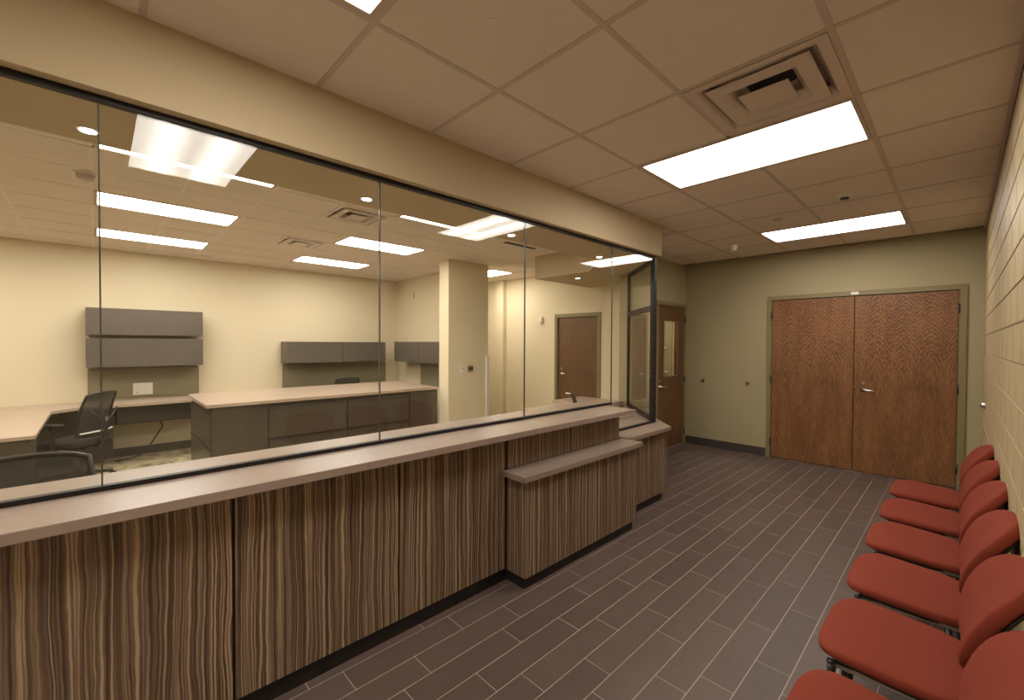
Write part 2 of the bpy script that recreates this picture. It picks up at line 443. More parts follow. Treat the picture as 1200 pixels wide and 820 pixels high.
# ---- ceilings
ceil = box('ceiling', -8.0, XR + .2, YS, 7.7, CE + .1, CE + .16, 'tile_ceiling', origin=(0, 0, CE)); tag(ceil, 'suspended ceiling of square tan tiles in a metal grid', 'ceiling', kind='structure')
ct_cache = {}
def ctile(x0, x1, y0, y1):
    key = (round(x1 - x0, 3), round(y1 - y0, 3))
    if key not in ct_cache:
        bm = new(); a, b = key[0] / 2 - .004, key[1] / 2 - .004; bm_box(bm, -a, a, -b, b, .0035, .02)
        me = bpy.data.meshes.new('ceiling_tile'); bmesh.ops.recalc_face_normals(bm, faces=bm.faces); bm.to_mesh(me); bm.free()
        me.materials.append(M['tile_ceiling']); ct_cache[key] = me
    o = bpy.data.objects.new('ceiling_tile', ct_cache[key]); COL.objects.link(o); o.parent = ceil
    o.location = ((x0 + x1) / 2, (y0 + y1) / 2, 0)
def tee(x0, x1, y0, y1, m='tee'):
    box('grid_bar', x0, x1, y0, y1, CE + .001, CE + .006, m, parent=ceil)
TW = .012
hx = [-3.0, -2.73, -2.14, -1.546, -.953, -.36, XR]
hy = [.76 + .63 * k for k in range(-6, 10)]
hall_lights = [(-1.546, -.36, .76 + .63 * k, .76 + .63 * (k + 1)) for k in (-5, -1, 3, 7)]
hall_diff = (-.953, -.36, 2.02, 2.65)
for i in range(len(hx) - 1):
    for j in range(len(hy) - 1):
        x0, x1, y0, y1 = hx[i], hx[i + 1], hy[j], min(hy[j + 1], YB)
        if x1 <= -2.1 and y1 < 4.2: continue
        if x1 < -2.7 and y1 < 4.9: continue
        if y0 >= YB: continue
        cx, cy = (x0 + x1) / 2, (y0 + y1) / 2
        if any(a < cx < b and c < cy < d for a, b, c, d in hall_lights + [hall_diff]): continue
        ctile(x0, x1, y0, y1)
holes = hall_lights + [hall_diff]
for x in hx[3:6]:
    for a, b in zip(hy, hy[1:]):
        if a < YB and not any(q[0] + .01 < x < q[1] - .01 and q[2] < (a + b) / 2 < q[3] for q in holes): tee(x - TW, x + TW, a - TW, min(b - TW, YB))
tee(-2.14 - TW, -2.14 + TW, 4.0, YB); tee(XR - .02, XR, YS, YB); tee(-2.73 - TW, -2.73 + TW, 4.8, YB)
for y in hy[1:]:
    if y < YB: 
        xs = [(-2.16 if y < 4.3 else XL, -1.546 - TW), (-1.546 + TW, -.953 - TW), (-.953 + TW, -.36 - TW), (-.36 + TW, XR - .02)]
        for (a, b) in xs:
            m_ = (a + b) / 2
            if any(q[0] < m_ < q[1] and q[2] + .01 < y < q[3] - .01 for q in holes): continue
            tee(a, b, y - TW, y + TW)
tee(XL, XR, YB - .02, YB)
# office grid
PX, PY = .52, .52
ox = [-4.80 - PX * 6 + PX * i for i in range(0, 11)]      # -7.92 ... -2.72
oy = [-.02 + PY * j for j in range(-6, 13)]
off_lights = [(cx0, cx0 + PX, cy0, cy0 + 2 * PY) for cx0 in (-3.76, -5.32, -6.88) for cy0 in (-.02 - 4 * PY, -.02, -.02 + 4 * PY)]
off_lights = [l for l in off_lights]
cor_light = (-6.36, -5.32, 4.66, 5.18)
off_diff = [(-4.28, -3.76, 1.54, 2.06), (-5.84, -5.32, 1.54, 2.06)]
for i in range(len(ox) - 1):
    for j in range(len(oy) - 1):
        x0, x1, y0, y1 = max(ox[i], XW), ox[i + 1], oy[j], min(oy[j + 1], YN)
        if y1 - y0 < .05: continue
        cx, cy = (x0 + x1) / 2, (y0 + y1) / 2
        if cy > 4.3 and cx < -7.2: pass
        if any(a < cx < b and c < cy < d for a, b, c, d in off_lights + off_diff): continue
        if cor_light[0] - .01 < cx < cor_light[1] + .01 and cor_light[2] - .02 < cy < cor_light[3] + .02: continue
        if x0 > -4.3 and y0 > 4.6: continue
        ctile(x0, x1, y0, y1)
oholes = off_lights + off_diff + [cor_light]
def runs(cells, blocked):
    out = []
    for a, b in cells:
        if blocked((a + b) / 2): continue
        if out and abs(out[-1][1] - a) < 1e-4: out[-1][1] = b
        else: out.append([a, b])
    return out
for x in ox[1:-1]:
    for a, b in runs([(a, min(b, YN)) for a, b in zip(oy, oy[1:]) if a < YN - .05], lambda m: any(q[0] + .01 < x < q[1] - .01 and q[2] < m < q[3] for q in oholes)):
        tee(x - .009, x + .009, a, b, 'tee_off')
for y in oy[1:]:
    if y < YN:
        for a, b in runs([(max(a, XW), b) for a, b in zip(ox, ox[1:])], lambda m: any(q[0] < m < q[1] and q[2] + .01 < y < q[3] - .01 for q in oholes)):
            tee(a, b, y - .009, y + .009, 'tee_off')

# ---- baseboards
tag(box('baseboard_back', XL, DX0 - .05, YB - .012, YB, 0, .115, 'base'), 'dark vinyl baseboard left of the double doors', 'baseboard', kind='structure')
tag(box('baseboard_left', XL, XL + .012, LD1 + .05, YB - .012, 0, .115, 'base'), 'dark vinyl baseboard in the hall corner', 'baseboard', kind='structure')
tag(box('baseboard_west', XW, XW + .012, YS, 4.3, 0, .11, 'base'), 'dark vinyl baseboard under the office desks', 'baseboard', kind='structure')
tag(box('baseboard_north', -6.0, ND0 - .06, YN - .012, YN, 0, .11, 'base'), 'dark vinyl baseboard beside the brown door', 'baseboard', kind='structure')

# ---- doors
def lever(parent, x, y, z, n, side, plate='round'):
    """lever handle; n = outward direction ('-y' or '+x'), side = lever direction along the wall"""
    bm = new()
    if n == '-y':
        bm_lathe(bm, [(.026, 0), (.026, -.008), (.012, -.01), (.011, -.045)], 18, (0, 0, 0), 'y')
        bm_tube(bm, [(0, -.05, 0), (side * .03, -.053, 0), (side * .085, -.05, -.004), (side * .11, -.047, -.006)], [.011, .010, .009, .007], 10)
    else:
        bm_lathe(bm, [(.026, 0), (.026, .008), (.012, .01), (.011, .045)], 18, (0, 0, 0), 'x')
        bm_tube(bm, [(.05, 0, 0), (.053, side * .03, 0), (.05, side * .085, -.004), (.047, side * .11, -.006)], [.011, .010, .009, .007], 10)
    w_ = wloc(parent)
    return obj('lever_handle', bm, 'brushed', parent, True, (x - w_.x, y - w_.y, z - w_.z))
def disc(name, parent, x, y, z, axis, r, d, mat='brushed'):
    bm = new(); bm_lathe(bm, [(r, 0), (r, d * .6), (r * .8, d)], 18, (0, 0, 0), axis)
    w_ = wloc(parent) if parent else Vector((0, 0, 0))
    return obj(name, bm, mat, parent, 'auto', (x - w_.x, y - w_.y, z - w_.z))

d1 = thing('door_1', 'double doors of red-brown oak veneer in an olive frame', 'door', ((DX0 + DX1) / 2, YB, 0), kind='structure')
FW = .05
box('frame', DX0 - FW * .8, DX0 + .012, YB - .02, YB + .12, 0, DH - .012, 'trim_paint', d1, .003).name = 'door_frame'
box('door_frame', DX1 - .012, DX1 + FW, YB - .02, YB + .12, 0, DH - .012, 'trim_paint', d1, .003)
box('door_frame', DX0 - FW * .8, DX1 + FW, YB - .02, YB + .12, DH - .012, DH + FW - .005, 'trim_paint', d1, .003)
mid = -.892
leafL = box('door_leaf', DX0 + .015, mid - .004, YB + .0, YB + .045, .012, DH - .018, 'oak', d1, .002)
leafR = box('door_leaf', mid + .004, DX1 - .015, YB + .0, YB + .045, .012, DH - .018, 'oak', d1, .002)
lever(leafR, -.80, YB, 1.0, '-y', 1)
disc('lock_cylinder', leafR, -.80, YB, 1.085, 'y', .02, -.015)
disc('lock_bolt', leafR, mid + .016, YB, 1.035, 'y', .006, -.006)
for z in (.22, 1.07, 1.93):
    for x in (DX0 + .012, DX1 - .012):
        bm = new(); bm_tube(bm, [(0, 0, -.05), (0, 0, .05)], .008, 10)
        w_ = wloc(d1); obj('hinge', bm, 'tack_dark', d1, True, (x - w_.x, YB - .026 - w_.y, z))
box('label_plate', mid - .035, mid + .038, YB - .026, YB - .02, DH + .0, DH + .034, 'white', d1)

d2 = thing('door_2', 'single brown door with a narrow glass lite in the corner', 'door', (XL, (LD0 + LD1) / 2, 0), kind='structure')
box('door_frame', XL - .14, XL + .015, LD0 - .05, LD0 + .012, 0, LDH - .012, 'trim_paint', d2, .003)
box('door_frame', XL - .14, XL + .015, LD1 - .012, LD1 + .045, 0, LDH - .012, 'trim_paint', d2, .003)
box('door_frame', XL - .14, XL + .015, LD0 - .05, LD1 + .045, LDH - .012, LDH + .04, 'trim_paint', d2, .003)
bm = new()
a0, a1 = LD0 + .015 - (LD0 + LD1) / 2, LD1 - .015 - (LD0 + LD1) / 2
l0, l1, lz0, lz1 = 5.905 - (LD0 + LD1) / 2, 6.325 - (LD0 + LD1) / 2, 1.065, 1.87
for b in ((-.045, 0, a0, l0, .012, LDH - .018), (-.045, 0, l1, a1, .012, LDH - .018), (-.045, 0, l0, l1, .012, lz0), (-.045, 0, l0, l1, lz1, LDH - .018)):
    bm_box(bm, *b)
# the veneer material runs on x; rotate the mesh data so that grain runs across y
t_ = Matrix.Rotation(-PI / 2, 4, 'Z'); bmesh.ops.transform(bm, matrix=t_, verts=bm.verts)
leaf2 = obj('door_leaf', bm, 'oak_dark', d2, loc=(-.004, 0, 0)); leaf2.rotation_euler = (0, 0, PI / 2)
C2 = (LD0 + LD1) / 2
box('lite_glass', XL - .03, XL - .024, C2 + l0, C2 + l1, lz0, lz1, 'glass', d2)
bm = new()
for b in ((0, .006, l0 - .012, l0 + .006, lz0 - .012, lz1 + .012), (0, .006, l1 - .006, l1 + .012, lz0 - .012, lz1 + .012), (0, .006, l0, l1, lz0 - .012, lz0 + .006), (0, .006, l0, l1, lz1 - .006, lz1 + .012)):
    bm_box(bm, *b)
obj('lite_bead', bm, 'trim_paint', d2, loc=(-.004, 0, 0))
lever(d2, XL - .004, 5.775, .925, '+x', 1)
disc('lock_cylinder', d2, XL - .004, 5.765, 1.01, 'x', .02, .015)
for z in (.2, 1.0, 1.92):
    bm = new(); bm_tube(bm, [(0, 0, -.05), (0, 0, .05)], .009, 10)
    obj('hinge', bm, 'tack_dark', d2, True, (.02, LD1 - .012 - C2, z))

d3 = thing('door_3', 'plain brown door in an olive frame inside the office', 'door', ((ND0 + ND1) / 2, YN, 0), kind='structure')
box('door_frame', ND0 - .05, ND0 + .01, YN - .02, YN + .1, 0, NDH - .01, 'trim_paint', d3, .003)
box('door_frame', ND1 - .01, ND1 + .05, YN - .02, YN + .1, 0, NDH - .01, 'trim_paint', d3, .003)
box('door_frame', ND0 - .05, ND1 + .05, YN - .02, YN + .1, NDH - .01, NDH + .05, 'trim_paint', d3, .003)
box('door_leaf', ND0 + .012, ND1 - .012, YN + .02, YN + .06, .01, NDH - .015, 'oak_dark', d3)
lever(d3, ND0 + .09, YN + .02, 1.03, '-y', 1)
disc('lock_cylinder', d3, ND0 + .09, YN + .02, 1.11, 'y', .02, -.015)

d4 = thing('door_4', 'edge of a pale door frame seen through the lite', 'door', (-3.75, 7.5, 0), kind='structure')
box('door_frame', -3.665, -3.60, 7.46, 7.5, 0, 2.1, 'trim_paint', d4)
box('door_leaf', -4.5, -3.665, 7.475, 7.5, .01, 2.1, 'tack', d4)
lever(d4, -3.71, 7.475, 1.03, '-y', -1)
disc('lock_cylinder', d4, -3.73, 7.475, 1.47, 'y', .035, -.03, 'chrome')

# ---- glass partition over the counter (window_1)
GX, ZT, ZF = -2.17, .99, 2.43           # face of the frames, worktop height, underside of the bulkhead
LZ = .73                                 # low worktop height
gw = thing('window_1', 'glass partition of tall clear panes in a dark bronze frame', 'partition', (GX, 1.6, ZT), kind='structure')
FD = .030                                # frame depth
box('frame_rail', GX - FD, GX, YS, 3.345, ZT, ZT + .018, 'frame_metal', gw)                 # sill rail
box('frame_rail', GX - FD, GX, YS, 4.10, ZF - .022, ZF, 'frame_metal', gw)                  # head rail
box('frame_rail', GX - FD, GX, 3.345, 4.10, LZ, LZ + .018, 'frame_metal', gw)               # low sill rail
box('frame_post', GX - .045, GX + .002, 4.10, 4.145, LZ, ZF, 'frame_metal', gw)               # corner post
seams = [YS, -2.2, -1.095, .010, 1.105, 2.228, 3.350]
gm = GX - FD / 2
for a, b in zip(seams, seams[1:]):
    box('glass_pane', gm - .005, gm + .005, a + .002, b - .002, ZT + .01, ZF - .01, 'glass', gw)
box('glass_pane', gm - .005, gm + .005, 3.354, 4.105, LZ + .01, ZF - .01, 'glass', gw)
for s in seams[1:]:
    box('pane_joint', gm - .005, gm + .005, s - .0025, s + .0025, ZT + .01, ZF - .01, 'seal', gw)
# diagonal screen from the corner post back to the hall wall
def diag(name, t0, t1, z0, z1, dep, mat, parent):
    a = Vector((GX - .012, 4.145, 0)); d = Vector((-1, 1, 0)).normalized(); n = Vector((1, 1, 0)).normalized()
    p = [a + d * t0 - n * dep / 2, a + d * t1 - n * dep / 2, a + d * t1 + n * dep / 2, a + d * t0 + n * dep / 2]
    w_ = wloc(parent); bm = new(); bm_prism(bm, [(q.x - w_.x, q.y - w_.y) for q in p], z0 - w_.z, z1 - w_.z)
    return obj(name, bm, mat, parent)
DL = 1.105
diag('frame_rail', 0, DL, LZ, LZ + .045, FD, 'frame_metal', gw)
diag('frame_rail', 0, DL, ZF - .045, ZF, FD, 'frame_metal', gw)
diag('frame_rail', .02, DL - .04, 1.885, 1.945, FD, 'frame_metal', gw)
diag('frame_post', DL - .045, DL, LZ + .045, ZF - .045, FD, 'frame_metal', gw)
diag('glass_pane', .02, DL - .045, LZ + .045, 1.885, .008, 'glass', gw)
diag('glass_pane', .02, DL - .045, 1.945, ZF - .045, .008, 'glass', gw)

# ================================================================== COUNTER
cb = thing('reception_counter', 'long counter front of vertically striped brown laminate panels', 'counter', (-2.01, 1.5, 0))
PXF = -2.01
def panel(y0, y1, z0, z1, x=PXF, t=.018):
    return box('front_panel', x - t, x, y0 + .0055, y1 - .0055, z0, z1, 'stripe', cb, .0012)
ZK, ZU = .09, .953
for a, b in ((-2.6, -1.09), (-1.09, -.35), (-.35, .389), (.389, 1.126), (1.126, 1.886)): panel(a, b, ZK, ZU)
panel(1.90, 2.55, .73, ZU); panel(2.55, 3.215, .73, ZU)
bm = new()
bm_box(bm, -2.4, -2.031, -2.6, 3.205, .0, ZU); bm_box(bm, -2.031, -1.862, 1.915, 3.195, .09, .69); bm_box(bm, -2.4, -2.031, 3.205, 4.0, .0, .69)
bmesh.ops.translate(bm, vec=(2.01, -1.5, 0), verts=bm.verts); obj('carcass', bm, 'toe', cb)
bxf = -1.842
def bpanel(y0, y1): return box('front_panel', bxf - .018, bxf, y0 + .002, y1 - .002, .08, .694, 'stripe', cb, .0012)
bpanel(1.893, 2.54); bpanel(2.54, 3.215)
box('end_panel', PXF + .001, bxf - .0185, 1.893, 1.911, .08, .694, 'stripe', cb, .0012)
box('end_panel', PXF + .001, bxf - .0185, 3.197, 3.213, .08, .694, 'stripe', cb, .0012)
box('end_panel', -2.2, PXF - .0185, 3.199, 3.213, .73, ZU, 'stripe', cb, .0012)
box('toe_kick', -2.06, -2.045, -2.6, 1.9, 0, ZK, 'toe', cb)
box('toe_kick', -1.885, -1.87, 1.915, 3.195, 0, .08, 'toe', cb)
box('toe_kick', -2.04, -1.886, 1.915, 1.93, 0, .08, 'toe', cb)
box('toe_kick', -2.04, -1.886, 3.18, 3.195, 0, .08, 'toe', cb)
# low section right of the bump-out
box('front_panel', PXF - .018, PXF, 3.22, 4.085, .08, .694, 'stripe', cb, .0012)
bm = new(); o_ = (2.01, -1.5)
bm_prism(bm, [(x + o_[0], y + o_[1]) for x, y in ((-2.012, 4.088), (-2.9, 4.976), (-2.912, 4.963), (-2.024, 4.075))], .08, .694); obj('end_panel', bm, 'stripe', cb)
box('toe_kick', -2.065, -2.05, 3.2, 4.06, 0, .08, 'toe', cb)
bm = new(); bm_prism(bm, [(x + o_[0], y + o_[1]) for x, y in ((-2.055, 4.06), (-2.93, 4.935), (-2.945, 4.92), (-2.07, 4.045))], 0, .08); obj('toe_kick', bm, 'toe', cb)
bm = new(); bm_box(bm, -.018, 0, 0, .012, .09, .95)
tag(box('countertop', -2.46, -1.875, -2.6, 3.25, .954, .99, 'counter_top', bevel=.002), 'long raised taupe countertop running under the glass', 'countertop')
tag(box('counter_shelf', -2.005, -1.80, 1.845, 3.235, .695, .73, 'counter_top', bevel=.002), 'short lower taupe shelf projecting below the raised countertop', 'countertop')
bm = new(); bm_prism(bm, [(-1.95, 3.255), (-1.95, 4.045), (-2.885, 4.98), (-2.955, 4.935), (-2.99, 4.31), (-2.5, 4.31), (-2.5, 3.255)], .695, .73, .002)
tag(obj('low_countertop', bm, 'counter_top'), 'low taupe countertop with a chamfered corner beside the glazed door', 'countertop')

# ================================================================== LIGHTS AND CEILING DEVICES
def luminaire(x0, x1, y0, y1, mat, label, group=None):
    cx, cy = (x0 + x1) / 2, (y0 + y1) / 2
    r = thing('ceiling_light', label, 'ceiling light', (cx, cy, CE), group=group)
    a, b = (x1 - x0) / 2 - TW - .001, (y1 - y0) / 2 - TW - .001; w_ = .02
    bm = new()
    for q in ((-a, a, -b, -b + w_), (-a, a, b - w_, b), (-a, -a + w_, -b + w_, b - w_), (a - w_, a, -b + w_, b - w_)): bm_box(bm, *q, -.002, .06)
    obj('fixture_frame', bm, 'white_metal', r)
    bm = new(); bm_box(bm, -a + w_, a - w_, -b + w_, b - w_, .002, .012); obj('diffuser_lens', bm, mat, r)
    bm = new(); bm_box(bm, -a, a, -b, b, .06, .065); obj('housing', bm, 'white_metal', r)
    return r
HL = ['ceiling luminaire behind the viewer in the hall', 'ceiling luminaire cut off at the top edge above the glass', 'bright hall ceiling luminaire beside the square air diffuser', 'hall ceiling luminaire nearest the double doors']
for q, l in zip(hall_lights, HL): luminaire(*q, 'lamp_hall', l)
def olab(q):
    col = {-3.76: 'mostly hidden by the bulkhead', -5.32: 'in the middle row', -6.88: 'in the row nearest the far wall'}[round(q[0], 2)]
    row = 'above the left desk' if abs(q[2] + .02) < .1 else ('above the island' if q[2] > 1 else 'out of view at the left')
    return 'office luminaire %s, %s' % (row, col)
for q in off_lights: luminaire(*q, 'lamp_off', olab(q), 'office ceiling luminaires')
luminaire(*cor_light, 'lamp_off_x', 'ceiling luminaire half hidden behind the cream column')
luminaire(-4.4, -3.36, 6.2, 6.72, 'lamp_off_x', 'ceiling luminaire in the room behind the glazed door')
luminaire(-3.3, -3.12, 4.6, 5.3, 'lamp_off', 'x') if False else None

def sq_ring(bm, a, za, b, zb, t=.003):
    """square sloped ring from half size a (height za) to half size b (height zb)"""
    def ring(h, z): return [bm.verts.new((x * h, y * h, z)) for x, y in ((-1, -1), (1, -1), (1, 1), (-1, 1))]
    A, B, A2, B2 = ring(a, za), ring(b, zb), ring(a, za + t), ring(b, zb + t)
    for P, Q in ((A, B), (B, B2), (B2, A2), (A2, A)):
        for k in range(4): bm.faces.new((P[k], P[(k + 1) % 4], Q[(k + 1) % 4], Q[k]))
def diffuser(q, label, s):
    x0, x1, y0, y1 = q
    r = thing('air_diffuser', label, 'air vent', ((x0 + x1) / 2, (y0 + y1) / 2, CE))
    r.scale = ((x1 - x0) / .6, (y1 - y0) / .6, 1)
    bm = new(); sq_ring(bm, .287, -.001, .245, -.001); sq_ring(bm, .245, -.001, .21, .045); obj('face_frame', bm, 'diff_metal', r)
    bm = new(); sq_ring(bm, .205, -.006, .15, -.006); sq_ring(bm, .15, -.006, .12, .03); sq_ring(bm, .212, .0, .205, -.006); obj('cone_ring', bm, 'diff_metal', r)
    bm = new(); bm_box(bm, -.105, .105, -.09, .09, -.012, -.008); obj('center_plate', bm, 'diff_metal', r)
    bm = new(); sq_ring(bm, .287, .075, .10, .075); sq_ring(bm, .287, .0, .287, .078); obj('plenum', bm, 'diff_metal', r)
    bm = new(); bm_lathe(bm, [(.13, .078), (.13, .09)], 24); obj('duct_opening', bm, 'duct', r)
diffuser(hall_diff, 'square hall air diffuser beside the bright luminaire', .6)
diffuser(off_diff[0], 'office air diffuser nearer the glass', .52)
diffuser(off_diff[1], 'office air diffuser nearer the far wall', .52)

def dev(name, label, cat, x, y, z, prof, mat, smooth='auto', **k):
    bm = new(); bm_lathe(bm, prof, 28); o = obj(name, bm, mat, None, smooth, (x, y, z)); return tag(o, label, cat, **k)
dev('flush_cover_plate', 'round flush cover in the ceiling tile nearest the viewer', 'ceiling cover', -1.25, 1.10, CE + .006, [(.048, 0), (.048, -.004), (.044, -.006)], 'tile_ceiling')
dev('flush_cover_plate', 'small round flush cover before the far luminaire', 'ceiling cover', -1.24, 4.75, CE + .006, [(.045, 0), (.045, -.008), (.04, -.011)], 'white_metal')
sd = thing('smoke_detector', 'white round smoke detector on the hall ceiling', 'smoke detector', (-.66, 4.33, CE + .006))
bm = new(); bm_lathe(bm, [(.062, 0), (.062, -.018), (.05, -.03)], 28); obj('housing', bm, 'white', sd, 'auto')
bm = new(); bm_lathe(bm, [(.03, -.03), (.026, -.042)], 20); obj('sensor_cap', bm, 'tack_dark', sd, 'auto')
sd = thing('ceiling_camera', 'cream cone shaped device on the ceiling near the door corner', 'ceiling sensor', (-1.94, 5.6, CE + .006))
bm = new(); bm_lathe(bm, [(.062, 0), (.062, -.012)], 28); obj('base_plate', bm, 'white', sd, 'auto')
bm = new(); bm_lathe(bm, [(.058, -.012), (.04, -.065), (.02, -.075)], 28); obj('dome', bm, 'white', sd, 'auto')
sd = thing('smoke_detector', 'white smoke detector on the office ceiling at far left', 'smoke detector', (-4.38, -.05, CE + .006))
bm = new(); bm_lathe(bm, [(.07, 0), (.07, -.012)], 28); obj('housing', bm, 'white', sd, 'auto')
bm = new(); bm_lathe(bm, [(.055, -.012), (.045, -.045), (.03, -.052)], 20); obj('sensor_cap', bm, 'white_metal', sd, 'auto')
dls = [(-2.56, -.02, 'leftmost round downlight in the bulkhead'), (-2.56, 1.21, 'round downlight in the bulkhead, second from left'), (-2.57, 2.46, 'round downlight in the bulkhead, third from left'),
       (-2.58, 3.72, 'round downlight in the bulkhead nearest the corner post'), (-3.62, 4.72, 'round downlight in the dropped box over the brown door')]
for x, y, l in dls:
    r = thing('downlight', l, 'downlight', (x, y, 2.43))
    bm = new(); bm_lathe(bm, [(.038, 0), (.038, -.005), (.031, -.006)], 24); obj('trim_ring', bm, 'white', r, 'auto')
    bm = new(); bm_lathe(bm, [(.028, -.006), (.028, -.008)], 24); obj('lens', bm, 'lamp_down', r, 'auto')
tag(box('slot_diffuser', -3.80, -3.74, 3.5, 4.02, CE - .006, CE - .001, 'duct'), 'thin black slot in the office ceiling', 'slot vent')

# ================================================================== HALL WALL FITTINGS
for x, l in ((-2.69, 'round chrome wall bumper nearer the corner'), (-2.07, 'round chrome wall bumper nearer the double doors')):
    r = thing('wall_bumper', l, 'door stop', (x, YB, .985))
    bm = new(); bm_lathe(bm, [(.03, 0), (.03, -.01), (.024, -.024)], 20, axis='y'); obj('cup', bm, 'chrome', r, 'auto')
    bm = new(); bm_lathe(bm, [(.017, -.024), (.012, -.03)], 16, axis='y'); obj('rubber_pad', bm, 'tack_dark', r, 'auto')
r = thing('wall_bumper', 'round chrome wall bumper on the block wall', 'door stop', (XR, 5.85, .99))
bm = new(); bm_lathe(bm, [(.03, 0), (.03, -.01), (.024, -.026)], 20, axis='x'); obj('cup', bm, 'brushed', r, 'auto')
bm = new(); bm_lathe(bm, [(.017, -.026), (.012, -.032)], 16, axis='x'); obj('rubber_pad', bm, 'tack_dark', r, 'auto')

# ================================================================== RED CHAIRS
def waiting_chair():
    """faces -x; origin on the floor under the seat centre"""
    r = thing('waiting_chair', 'x', 'chair')
    def seatmap(p):
        x, y, z = p
        z2 = z + .432
        z2 -= .020 * max(0, (-x - .10) / .12) ** 2             # waterfall front
        z2 += -.014 * (x / .22) - .007 * (1 - (y / .22) ** 2) * (1 if z > 0 else 0)
        y2 = y * (1.0 - .05 * (x / .22))
        return Vector((x, y2, z2))
    bm = new(); bm_pad(bm, .218, .238, .029, .5, .48, lambda p: seatmap(p) + Vector((.006, 0, 0)), 56, 16); obj('seat', bm, 'red', r, True)
    def shellmap(p): q = seatmap(p); return q + Vector((0, 0, -.028))
    bm = new(); bm_pad(bm, .195, .215, .013, .4, .48, lambda p: shellmap(p) + Vector((.008, 0, 0)), 40, 8); obj('seat_shell', bm, 'black', r, True)
    S0, NS = .192, 60
    def lean(q): return .02 + .86 * max(0, min(1, (q + S0) / (2 * S0))) ** 1.3
    tab = [(0.0, 0.0)]
    for i in range(NS):
        q = -S0 + (i + .5) * 2 * S0 / NS; d = 2 * S0 / NS
        tab.append((tab[-1][0] + math.sin(lean(q)) * d, tab[-1][1] + math.cos(lean(q)) * d))
    def backmap(p, off=0):
        h, y, t = p; t += off
        f = max(0, min(1, (h + S0) / (2 * S0))) * NS; i = min(int(f), NS - 1); f -= i
        x = tab[i][0] * (1 - f) + tab[i + 1][0] * f; z = tab[i][1] * (1 - f) + tab[i + 1][1] * f
        L = lean(h); y2 = y * (1 + .10 * (h / S0))
        x += .191 + t * math.cos(L) - .02 * (y / .22) ** 2; z += .487 - t * math.sin(L)
        return Vector((x, y2, z))
    bm = new(); bm_pad(bm, .192, .228, .027, .36, .78, backmap, 60, 20); obj('backrest', bm, 'red', r, True)
    bm = new(); bm_pad(bm, .176, .207, .009, .4, .78, lambda p: backmap(p, .029), 40, 8); obj('back_shell', bm, 'black', r, True)
    for s in (-1, 1):
        bm = new(); bm_tube(bm, [(.16, s * .17, .405), (.205, s * .15, .43), (.222, s * .14, .50), (.238, s * .13, .58), (.275, s * .12, .67)], .009, 8); obj('back_support', bm, 'black', r, True)
        bm = new(); bm_tube(bm, [(-.155, s * .195, .385), (-.17, s * .2, .2), (-.18, s * .205, .008)], .0125, 10); obj('leg', bm, 'black', r, True)
        bm = new(); bm_tube(bm, [(.13, s * .195, .385), (.17, s * .2, .2), (.20, s * .205, .008)], .0125, 10); obj('leg', bm, 'black', r, True)
        bm = new(); bm_bar(bm, (-.17, s * .195, .388), (.19, s * .195, .395), .02, .014); obj('side_rail', bm, 'brushed', r)
    bm = new(); bm_tube(bm, [(-.15, -.195, .378), (-.15, .195, .378)], .009, 8); obj('cross_bar', bm, 'black', r, True)
    bm = new(); bm_tube(bm, [(.13, -.195, .378), (.13, .195, .378)], .009, 8); obj('cross_bar', bm, 'black', r, True)
    bm = new(); bm_tube(bm, [(-.155, -.222, .352), (-.155, -.222, .40)], .011, 10); bm_tube(bm, [(-.155, -.222, .40), (-.155, -.222, .412)], [.011, .005], 10)
    bm_tube(bm, [(-.155, -.24, .37), (-.155, -.19, .37)], .007, 8); l_ = obj('linking_bracket', bm, 'tack_dark', r, True)
    return r
CHX = -.150
proto = waiting_chair()
ys = [1.52, 2.108, 2.690, 3.275, 3.862, 4.462]
labs = ['rust red waiting chair nearest the viewer, cut by the bottom edge', 'rust red waiting chair, second from the viewer along the block wall', 'rust red waiting chair, third from the viewer along the block wall',
        'rust red waiting chair, third from the double doors end', 'rust red waiting chair, second from the double doors end', 'rust red waiting chair nearest the double doors']
for i, y in enumerate(ys):
    c = proto if i == 0 else copy_tree(proto)
    c.location = (CHX, y, 0); c['label'] = labs[i]; c['group'] = 'rust red chairs along the block wall'

# ================================================================== OFFICE FURNITURE
# ---- island of lateral file cabinets
ZI = .855
def cabinet_e(y0, y1, drawers, label):
    r = thing('file_cabinet', label, 'cabinet', (-5.95, (y0 + y1) / 2, 0), group='charcoal file cabinets of the island')
    box('body', -6.6, -5.372, y0 + .003, y1 - .003, .05, ZI, 'island_grey', r)
    box('plinth', -6.55, -5.42, y0 + .01, y1 - .01, 0, .05, 'toe', r)
    if drawers:
        for z0, z1 in ((.06, .447), (.457, .805)):
            d = box('drawer_front', -5.372, -5.352, y0 + .006, y1 - .006, z0, z1, 'island_grey', r, .002)
            box('pull', -5.352, -5.345, y0 + .02, y1 - .02, z1 - .016, z1 - .008, 'tack_dark', d)
    else: box('front_panel', -5.372, -5.352, y0 + .006, y1 - .006, .06, .845, 'island_grey', r, .002)
    return r
cabinet_e(1.378, 2.275, True, 'two-drawer charcoal file cabinet facing the glass, left of the centre')
cabinet_e(2.275, 3.16, True, 'two-drawer charcoal file cabinet facing the glass, right of the centre')
cabinet_e(3.16, 3.63, False, 'plain charcoal cabinet end unit against the column')
r = thing('file_cabinet', 'charcoal file cabinet at the island end with drawers facing left', 'cabinet', (-5.97, 1.1, 0), group='charcoal file cabinets of the island')
box('body', -6.6, -5.352, .85, 1.372, .05, ZI, 'island_grey', r); box('plinth', -6.55, -5.42, .87, 1.36, 0, .05, 'toe', r)
